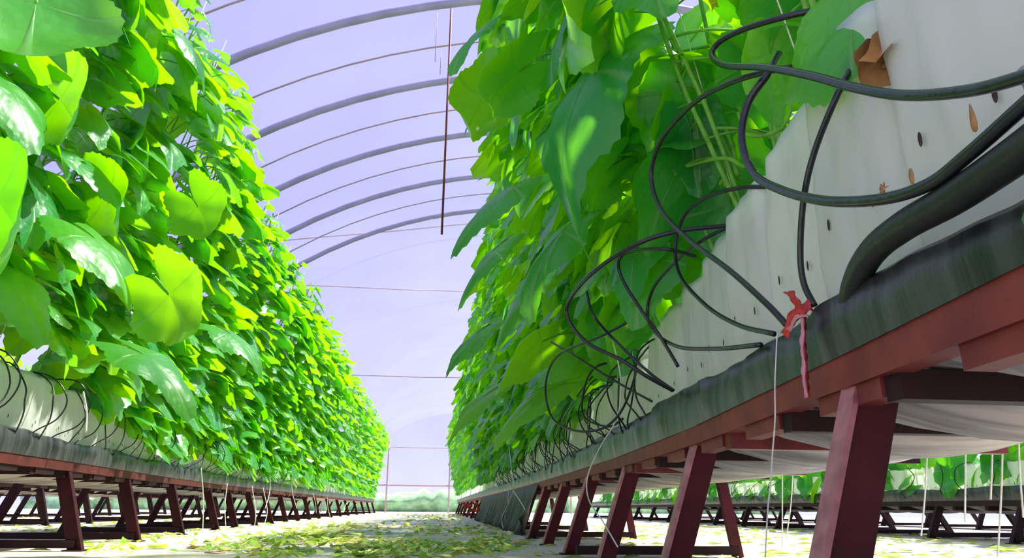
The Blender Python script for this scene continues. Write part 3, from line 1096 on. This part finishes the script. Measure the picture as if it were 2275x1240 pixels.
for dic, a, b2, y, nn, yo in ((PLN, (95, -60), (35, 220), 1.32, Vector((-0.5, 0.8, 0.4)), 0), (PLN, (-60, 400), (165, 580), 1.75, NU, .0), (PLN, (95, 185), (252, 330), 2.1, NU, 0), (PLN, (-60, 565), (128, 668), 2.2, NT, 0),
                          (PLN, (120, 330), (285, 388), 2.5, NT, 0), (PLN, (200, 405), (332, 512), 2.6, NU, 0), (PLN, (270, 765), (452, 845), 2.5, NT, 0), (PLN, (170, 500), (328, 610), 2.3, NT, 0),
                          (PLN, (345, 615), (462, 765), 2.3, NU, 0), (PLN, (-40, 140), (110, 260), 1.8, NT, 0), (PLN, (255, 245), (345, 330), 2.9, NU, 0), (PLN, (420, 430), (500, 545), 3.0, NU, 0), (PLN, (480, 725), (600, 785), 3.2, NT, 0),
                          (PRN, (1365, 105), (1003, 425), 1.50, RT, 0), (PRN, (1400, -30), (1030, 175), 1.45, RU, 0), (PRN, (1190, 395), (938, 490), 1.95, RT, 0), (PRN, (1200, 130), (965, 270), 1.9, RU, 0),
                          (PRN, (1290, 480), (1095, 640), 1.9, RT, 0), (PRN, (1420, 420), (1270, 600), 1.95, RT, 0), (PRN, (1380, 350), (1245, 480), 1.7, RU, 0), (PRN, (1230, 600), (1040, 730), 2.3, RT, 0),
                          (PRN, (1260, 850), (1060, 930), 2.6, RT, 0), (PRN, (1100, 170), (975, 385), 2.1, RU, 0), (PRN, (1130, 530), (988, 640), 2.3, RT, 0), (PRN, (1090, 720), (958, 805), 2.9, RT, 0), (PRN, (1110, 860), (968, 945), 3.1, RT, 0), (PRN, (1100, 45), (985, 120), 1.9, RT, 0), (PRN, (1250, 740), (1010, 830), 2.7, RU, 0), (PRN, (1560, 60), (1440, 210), 1.75, RU, 0), (PRN, (1500, 190), (1390, 300), 1.8, RU, 0), (PRN, (1640, 130), (1540, 250), 1.6, RU, 0)):
    par = dic[min(dic, key=lambda q: abs(q - y))]
    A = on_y(*a, y); B = on_y(*b2, y - 0.05)
    hero_leaf(par, Vector(par.location), A, B - A, nn, (B - A).length / (0.84 if dic is PLN else 0.95), int(a[0] + 900), pet=0.04, cup=0.5, curl=0.9, wid=0.8 if dic is PLN else 0.5)
o = ob('distant_foliage', merged('distant_foliage', far_items, [M['leaf'], M['stem']]))
tag(o, 'mass of small leaves where both plant rows run to the far end', 'foliage', kind='stuff')
for i, (x, y) in enumerate(backR):
    if y < 0.5: continue
    far_plant(x, y, -1, rg.uniform(0.92, 1.0), rg.uniform(0, 6.2), 'backlit climbing plant in the rear line of the near bench', 'rear line of plants on the near bench', z=ZB, key=3)
for X_, y0_, y1_, s_, lab, gr in ((XR2, 3.3, 17, 1, 'leafy plant on the shadowed bench beneath and beyond the near one', 'plants on the shadowed bench'),
                                  (XL2, 4.2, 13, -1, 'leafy plant on the dark bench behind the sunlit row', 'plants behind the sunlit row')):
    y = y0_
    while y < y1_:
        far_plant(X_(y) + s_ * 0.14, y, 1, rg.uniform(0.9, 1.1), rg.uniform(-.4, .4) + (0 if s_ > 0 else PI), lab, gr, z=ZB - (0.15 if s_ > 0 else 0.03), key=2)
        y += 0.43

# ------------------------------------------------------------------ hoses on the near bench (measured along the picture, at their own distance)
HOSES = [
    ('thick black hose looping in front of the big leaf and out over the white bags', 0.0052,
     [(2330, 150, .40), (2275, 170, .40), (2150, 202, .405), (2010, 212, .41), (1900, 195, .415), (1800, 168, .42), (1700, 150, .43), (1610, 145, .44), (1582, 122, .45), (1600, 92, .46), (1660, 62, .475), (1765, 32, .51), (1850, 20, .56)]),
    ('black hose sweeping in a wide arc from the top loop to the red ribbon', 0.0048,
     [(1760, 150, .50), (1700, 160, .47), (1620, 185, .45), (1540, 230, .44), (1470, 310, .435), (1447, 390, .435), (1468, 465, .44), (1530, 532, .45), (1620, 600, .46), (1700, 672, .47), (1748, 722, .482)]),
    ('glossy black hose hanging as a long U across the second white bag', 0.0060,
     [(1730, 120, .50), (1705, 165, .47), (1662, 230, .45), (1648, 310, .44), (1675, 385, .435), (1735, 422, .43), (1830, 446, .425), (1950, 444, .42), (2060, 412, .415), (2150, 345, .41), (2275, 235, .405), (2340, 180, .40)]),
    ('straight black tube dropping from the coir down to the red ribbon', 0.0042,
     [(1915, 120, .53), (1870, 190, .48), (1812, 330, .468), (1786, 440, .465), (1778, 560, .468), (1786, 630, .472), (1810, 680, .48)]),
    ('pale-lit tube curling below the long U to the edge of the sheet', 0.0042,
     [(1720, 742, .49), (1640, 722, .50), (1570, 680, .505), (1512, 615, .51), (1500, 550, .515), (1520, 480, .52), (1570, 438, .53), (1640, 418, .545), (1700, 415, .57)]),
    ('shiny tube lying in a flat curve at the third bag foot', 0.0042,
     [(1690, 766, .50), (1590, 775, .51), (1505, 770, .52), (1452, 735, .53), (1438, 690, .535), (1455, 635, .54), (1505, 578, .55), (1560, 535, .56), (1625, 500, .60)]),
    ('black tube making the widest loop out over the aisle leaves', 0.0050,
     [(1640, 500, .60), (1500, 515, .48), (1400, 550, .40), (1310, 612, .345), (1264, 670, .33), (1264, 712, .335), (1305, 762, .38), (1380, 800, .45), (1440, 838, .51), (1495, 868, .57)]),
    ('thin black tube falling inside the widest loop', 0.0038,
     [(1303, 648, .38), (1318, 700, .39), (1368, 758, .45), (1440, 826, .52), (1498, 868, .575)]),
    ('short black tube slanting across the fourth bag', 0.0042,
     [(1545, 570, .56), (1470, 553, .48), (1385, 565, .44), (1378, 610, .43), (1425, 690, .47), (1465, 745, .51), (1507, 815, .545)]),
    ('thin black tube slanting down to the sheet below the widest loop', 0.0036,
     [(1225, 760, .39), (1300, 805, .46), (1372, 850, .54), (1448, 892, .60)]),
    ('round black tube loop hanging low against the fifth bag', 0.0038,
     [(1440, 690, .58), (1340, 745, .47), (1240, 790, .39), (1212, 855, .38), (1225, 925, .40), (1270, 955, .44), (1330, 955, .50), (1372, 925, .55), (1400, 870, .57), (1420, 800, .64)]),
    ('narrow black tube loop beside the low round loop', 0.0038,
     [(1400, 800, .66), (1325, 815, .54), (1298, 865, .51), (1297, 925, .52), (1350, 948, .57), (1385, 930, .615)]),
    ('thin black tube standing almost upright past the low round loop', 0.0032,
     [(1225, 1050, .655), (1232, 985, .63), (1252, 930, .60), (1290, 870, .60), (1330, 820, .68)]),
]
for lab, r, pts in HOSES:
    w = [on_x(a, c, x) for a, c, x in pts]
    b = MB(); b.tube(spline(w, 10), r, 12)
    tag(ob('drip_hose', b.mesh('drip_hose', M['hose'])), lab, 'hose', 'black drip hoses on the near bench')
# main pipe
w = [on_x(2420, 225, .395), on_x(2275, 333, .415), on_x(2121, 438, .425), on_x(2008, 502, .435), on_x(1938, 560, .452), on_x(1900, 630, .475), on_x(1888, 700, .50)]
b = MB(); b.tube(spline(w, 10), 0.0145, 24)
e_ = ob('main_pipe', b.mesh('main_pipe', M['pipe']))
tag(e_, 'thick black pipe bending down behind the sheet of the near bench', 'pipe')
b = MB()
c0 = on_x(2272, 200, .405)
b.tube([c0 + Vector((0.0, -0.01, 0.012)), c0 + Vector((0.004, -0.012, -0.012))], 0.009, 12)
tag(ob('pipe_coupling', b.mesh('pipe_coupling', M['liner'])), 'grey pipe coupling between the two hoses at the picture edge', 'coupling')


def drip_tube(x, y, side, rg, zt, r=0.003, out=0.11):
    """from the trough edge up in a bow and over into the bag"""
    y0 = rg.uniform(-0.08, 0.08)
    o1 = rg.uniform(0.1, 1.0) * out; dy = rg.uniform(-0.16, 0.16)
    xf = -side * 0.135
    hh = rg.uniform(0.75, 1.05)
    pts = [(xf + side * 0.012, y0, ZT - BAG_Z - 0.05), (xf - side * 0.012, y0, ZT - BAG_Z + 0.01), (xf - side * (0.01 + o1 * 0.7), y0 + dy * 0.7, zt * 0.45), (xf - side * o1, y0 + dy, zt * 0.72 * hh),
           (xf - side * o1 * 0.5, y0 + dy * 0.6, zt * 0.98 * hh), (xf + side * 0.05, y0 * 0.5, zt * 1.04), (0, 0, zt - 0.01)]
    b = MB(); b.tube(spline(pts, 5), r, 6)
    return b.mesh('drip_tube', M['hose'])


rg = random.Random(5)
TUB = {s: [drip_tube(0, 0, s, rg, 0.315) for _ in range(7)] for s in (1, -1)}
for X_, key, s_, y0_, y1_ in ((XR, 'R', 1, 1.9, 9.0), (XL, 'L', -1, 1.2, 9.5)):
    kk = 0
    for (x, y) in bag_pos[key]:
        if y < y0_ or y > y1_: continue
        kk += 1
        for q in range(2 if key == 'R' else 1 + kk % 2):
            o = ob('drip_tube', TUB[s_][(kk * 3 + q * 2) % 7], None, (x, y + 0.02 * q, BAG_Z))
            if key == 'R':
                lab = 'thin black drip tube bowing out of a bag beyond the big hose loops'
            else:
                lab = 'thin black drip tube bowing from a bag across the aisle'
            tag(o, lab, 'drip tube', 'drip tubes on the near bench' if key == 'R' else 'drip tubes across the aisle')
for y in np.arange(3.5, 11, 0.33):
    o = ob('drip_tube', TUB[1][int(y * 5) % 7], None, (XR2(y) + 0.14, y, BAG_Z - 0.10), (0, 0, 0))
    o.scale = (1.3, 1.3, 0.8)
    tag(o, 'thin black drip tube on the shadowed bench beyond the near one', 'drip tube', 'drip tubes on the shadowed bench')

# ------------------------------------------------------------------ ribbons and strings
e_ = empty('red_ribbon_tie', on_x(1768, 700, .475)); off = Vector(e_.location)
tag(e_, 'red plastic ribbon knotted round the hoses at the edge of the sheet', 'ribbon')


def band(pts, width, wdir, mat, name, par, off, tw=0.0):
    P = []
    sp = spline(pts, 8)
    n = len(sp)
    for i, q in enumerate(sp):
        w_ = width[0] + (width[1] - width[0]) * i / (n - 1)
        wd = (Matrix.Rotation(tw * i / n, 3, Vector((1, 0, 0))) @ wdir).normalized()
        row = []
        for j in range(5):
            t = (j / 4 - 0.5)
            row.append(q - off + wd * w_ * t + Vector((-0.002 * math.sin(j * 2.2 + i * 0.7), 0, 0)))
        P.append(row)
    b = MB(); b.grid(P)
    o = ob(name, b.mesh(name, mat), par)
    md = o.modifiers.new('thick', 'SOLIDIFY'); md.thickness = 0.0012
    return o


yz = Vector((0, 0.8, 0.6))
band([on_x(1810, 690, .482), on_x(1785, 680, .470), on_x(1762, 700, .464), on_x(1742, 745, .462)], (0.013, 0.020), yz, M['ribbon'], 'knot', e_, off)
band([on_x(1775, 690, .468), on_x(1768, 668, .466), on_x(1752, 648, .468)], (0.012, 0.024), Vector((0, 1, 0.2)), M['ribbon'], 'loop', e_, off)
band([on_x(1800, 672, .474), on_x(1778, 694, .462), on_x(1748, 728, .462)], (0.018, 0.010), Vector((0, 0.4, 1)), M['ribbon'], 'loop', e_, off)
band([on_x(1795, 700, .465), on_x(1770, 706, .458), on_x(1752, 735, .46)], (0.006, 0.008), yz, M['pink'], 'loop', e_, off)
band([on_x(1783, 700, .462), on_x(1782, 760, .462), on_x(1785, 820, .463), on_x(1790, 884, .464)], (0.006, 0.006), Vector((0, 1, 0)), M['pink'], 'tail', e_, off)
band([on_x(1787, 700, .4655), on_x(1787, 760, .4655), on_x(1791, 820, .4665), on_x(1794, 882, .4675)], (0.002, 0.002), Vector((0, 1, 0)), M['ribbon'], 'tail', e_, off)


# dead bits on the near bags
for px, py, sz, kind in ((1962, 420, 0.0085, 'star'), (2026, 392, 0.009, 'slit'), (2162, 262, 0.011, 'drop')):
    c0 = on_x(px, py, XR(0.6) + 0.004)
    b = MB()
    n_ = 14 if kind == 'star' else 12
    V = [(0, 0, 0)]; F = []
    for j in range(n_):
        an = 2 * PI * j / n_
        if kind == 'star': rr_ = sz * (1 if j % 2 else 0.45); v_ = (0.002 * math.sin(j * 2), rr_ * math.cos(an), rr_ * math.sin(an) * 0.8)
        elif kind == 'slit': v_ = (0.0, sz * 0.35 * math.cos(an), sz * 1.0 * math.sin(an))
        else: v_ = (0.0, sz * 0.28 * math.cos(an) * (1 - 0.7 * math.sin(an)), sz * 1.3 * math.sin(an))
        V.append(v_); F.append((0, 1 + j, 1 + (j + 1) % n_))
    b.add(V, F)
    o = ob('dead_leaf_scrap', b.mesh('dead_leaf_scrap', M['paper']), None, c0)
    o.modifiers.new('thick', 'SOLIDIFY').thickness = 0.001
    tag(o, {'star': 'star-shaped brown scrap stuck on a near white bag above the long hose', 'slit': 'narrow upright brown scrap stuck on a near white bag', 'drop': 'teardrop-shaped brown scrap stuck under the top hose on the nearest bag'}[kind], 'leaf scrap')
for i, (px, py, rz) in enumerate(((1975, 60, 0.3), (1955, 95, 1.4), (1985, 130, 2.4), (1940, 128, 4.0))):
    V, F, mi, UV = leaf_arrays(random.Random(i + 50), size=0.055, rings=5, segs=24, pet=0.01, rise=0, droop=0.4, curl=5, cup=3)
    b = MB(); b.v = [tuple(v) for v in V]; b.f = F; b.m = [0] * len(F); b.uv = UV
    o = ob('dead_leaf', b.mesh('dead_leaf', M['paper']), None, on_x(px, py, 0.50), (0.4 * i, 0.5, rz))
    tag(o, 'curled brown dead leaf caught behind the broad leaf on the near bag rim', 'dead leaf', 'dead leaves on the near bag rim')


def string(lab, pts, r=0.0016, grp=None):
    w_ = [on_x(a, c, x) for a, c, x in pts]
    b = MB(); b.tube(spline(w_, 8), r, 6)
    o = ob('string', b.mesh('string', M['string'])); tag(o, lab, 'string', grp)
    return o


string('thin pale string hanging from the red ribbon past the rail', [(1727, 740, .465), (1722, 850, .462), (1722, 930, .462), (1716, 1010, .462), (1712, 1075, .462), (1706, 1130, .462), (1700, 1238, .46)], 0.0010)
string('long white string falling from the leaves in a kinked line past the rail', [(1420, 685, .60), (1370, 700, .58), (1358, 740, .57), (1372, 800, .565), (1380, 860, .56), (1370, 930, .555), (1330, 1000, .55), (1305, 1060, .55), (1308, 1110, .55), (1340, 1160, .55), (1372, 1215, .55)], 0.0022)
string('white string trailing from the sheet between the distant near-bench legs', [(1130, 985, .68), (1137, 1050, .68), (1140, 1090, .68), (1125, 1130, .68), (1122, 1160, .68)], 0.003)
string('pale string curling down at the start of the black flap', [(1140, 1090, .69), (1165, 1130, .685), (1185, 1180, .68)], 0.003)
string('pale string hanging in front of the black flap', [(1130, 1075, .66), (1128, 1120, .66), (1115, 1150, .66), (1118, 1175, .66), (1124, 1205, .66)], 0.003)
random.seed(9)
for i, (px, y0p, y1p, xx) in enumerate(((2145, 968, 1160, 1.19), (2205, 958, 1110, 1.18), (2228, 950, 1238, 1.18), (2262, 945, 1150, 1.18), (1762, 1036, 1200, 1.25), (1738, 1040, 1225, 1.255), (1925, 1004, 1110, 1.22), (2060, 982, 1190, 1.20))):
    dx = random.uniform(-16, 16)
    string('white string dangling beneath the near bench, in front of the shadowed bench legs', [(px, y0p, xx), (px + dx * .3, (y0p + y1p) / 2, xx), (px + dx, y1p, xx)], 0.0021, 'strings dangling beneath the near bench')
for i, (px, y0p, y1p, xx) in enumerate(((447, 1040, 1180, -1.60), (505, 1075, 1172, -1.65), (560, 1080, 1205, -1.65), (585, 1085, 1195, -1.7), (600, 1060, 1130, -1.7), (648, 1080, 1130, -1.75), (695, 1095, 1140, -1.8), (727, 1105, 1150, -1.85), (770, 1118, 1138, -1.85), (185, 870, 960, -1.5))):
    string('pale string trailing from a bag across the aisle towards the floor', [(px, y0p, xx), (px + random.uniform(-6, 14), (y0p + y1p) / 2, xx + 0.02), (px + random.uniform(-14, 14), y1p, xx + 0.04)], 0.0035, 'strings trailing across the aisle')

# black flap hanging from the near bench to the floor farther on, with red ribbons at its corner
P = []
for y in np.arange(5.1, 12.0, 0.06):
    wv = 0.02 * math.sin(y * 13) + 0.012 * math.sin(y * 29)
    lo = 0.0 + max(0, (5.4 - y)) * 0.5
    P.append([Vector((XR(y) - 0.012 - 0.10 * t ** 1.5 + wv * t, y, (ZR + 0.02) * (1 - t) + lo * t)) for t in np.linspace(0, 1, 7)])
b = MB(); b.grid(P)
o = ob('plastic_flap', b.mesh('plastic_flap', M['flap'])); tag(o, 'black plastic sheet hanging from the near bench down to the floor', 'plastic sheet')
o.modifiers.new('thick', 'SOLIDIFY').thickness = 0.001
for i in range(7):
    a = on_y(1046 + random.uniform(-14, 14), 1128 + random.uniform(-8, 8), 9.0)
    b = MB()
    p = [a, a + Vector((random.uniform(-.05, .05), random.uniform(-.05, .05), random.uniform(-.04, .05))), a + Vector((random.uniform(-.1, .06), -0.02, random.uniform(-.10, .03)))]
    b.tube(spline(p, 5), [0.022 - 0.0012 * q for q in range(11)], 6)
    tag(ob('ribbon', b.mesh('ribbon', M['ribbon'])), 'crumpled red ribbon tied at the far bench edge above the black flap', 'ribbon', 'red ribbons at the far bench edge')

# ------------------------------------------------------------------ trellis strings up the rows
b = MB(); b.tube([(0, 0, 0), (0.01, 0.005, 1.1), (0, 0, 2.15)], 0.0014, 4)
TS = b.mesh('trellis_string', M['string'])
for key, s_ in (('R', -1), ('L', 1)):
    for i, (x, y) in enumerate(bag_pos[key]):
        if y < (0.9 if key == 'R' else 1.6) or y > 8 or i % 2: continue
        o = ob('trellis_string', TS, None, (x + 0.01, y + 0.03, ZB + 0.02), (0, s_ * 0.20, 0))
        tag(o, 'thin pale twine running up from a bag to the roof, ' + ('near bench row' if key == 'R' else 'sunlit row'), 'string', 'trellis twines of the ' + ('near bench' if key == 'R' else 'sunlit row'))

# ------------------------------------------------------------------ fallen leaves
rg = random.Random(14)


def litter_mesh(rg, mat, size=0.09):
    V, F, mi, UV = leaf_arrays(rg, size=size, rings=4, segs=20, pet=0.03, rise=0.05, droop=0.02, curl=rg.uniform(-1.5, 1.5), cup=rg.uniform(-0.7, 0.7), petseg=3)
    b = MB(); b.v = [(v[0], v[1], v[2]) for v in V]; b.f = F; b.m = [0] * len(F); b.uv = UV
    zm = min(v[2] for v in b.v)
    b.v = [(v[0], v[1], (v[2] - zm) * 0.8 + 0.001) for v in b.v]
    return b.mesh('fallen_leaf', mat)


LIT = [litter_mesh(rg, M['litter']) for _ in range(6)] + [litter_mesh(rg, M['litter_red'], 0.07) for _ in range(2)]
clusters = [(330, 1195, 90, 8), (250, 1215, 60, 4), (480, 1212, 50, 6), (690, 1200, 90, 26), (760, 1175, 100, 24), (890, 1215, 110, 26), (1000, 1222, 90, 20), (1010, 1180, 90, 18),
            (960, 1150, 80, 22), (1080, 1210, 45, 14), (820, 1232, 80, 14), (620, 1230, 70, 10), (560, 1200, 60, 6)]
n = 0
for cx, cy, sp, num in clusters:
    for q in range(num):
        px = cx + rg.gauss(0, sp * 0.6); py = cy + rg.gauss(0, 9)
        py = min(1255, max(1140, py))
        w_ = on_z(px, py, 0.0)
        if w_.y > 20 or w_.x > XR(w_.y) - 0.12 or w_.x < XL(w_.y) + 0.15: continue
        mesh = rg.choice(LIT[:6]) if not (abs(cx - 480) < 10 or abs(cx - 1080) < 10) else rg.choice(LIT[5:])
        o = ob('fallen_leaf', mesh, None, (w_.x, w_.y, 0.001), (0, 0, rg.uniform(0, 6.28)))
        s_ = rg.uniform(0.6, 1.3) * (1.25 if w_.y > 4 else 0.9)
        o.scale = (s_, s_, s_ * 0.8)
        dead = mesh in LIT[6:]
        tag(o, 'curled rusty dead leaf lying on the sandy aisle floor' if dead else 'fallen yellow-green leaf lying on the sandy aisle floor', 'fallen leaf', 'dead leaves on the floor' if dead else 'fallen leaves on the floor')
# litter under the benches
b = MB()
for q in range(2600):
    if q % 2: x = rg.uniform(0.4, 4.6); y = rg.uniform(1.6, 9)
    else: x = rg.uniform(-6.5, -1.6); y = rg.uniform(2.5, 12)
    s_ = rg.uniform(0.015, 0.06); a = rg.uniform(0, 6.28); c, s = math.cos(a) * s_, math.sin(a) * s_
    z = 0.004
    b.add([(x - c, y - s, z), (x + s * .5, y - c * .5, z + s_ * .25), (x + c, y + s, z + 0.002), (x - s * .5, y + c * .5, z + s_ * .15)], [(0, 1, 2, 3)])
for cx, cy, sp, num in clusters:
    for q in range(num * 9):
        px = cx + rg.gauss(0, sp * 0.75); py = cy + rg.gauss(0, 9)
        if py < 1142: continue
        w_ = on_z(px, py, 0.0)
        if w_.y > 20 or w_.x > XR(w_.y) - 0.05 or w_.x < XL(w_.y): continue
        s_ = rg.uniform(0.008, 0.03) * (1 + w_.y * 0.08); a = rg.uniform(0, 6.28); c, s = math.cos(a) * s_, math.sin(a) * s_
        x, y, z = w_.x, w_.y, 0.003
        b.add([(x - c, y - s, z), (x + s * .5, y - c * .5, z + s_ * .5), (x + c, y + s, z + s_ * rg.random()), (x - s * .5, y + c * .5, z + s_ * .2)], [(0, 1, 2, 3)])
o = ob('leaf_litter', b.mesh('leaf_litter', M['litter'])); tag(o, 'scattered yellow-green leaf crumbs on the aisle floor and under the benches', 'leaf litter', kind='stuff')
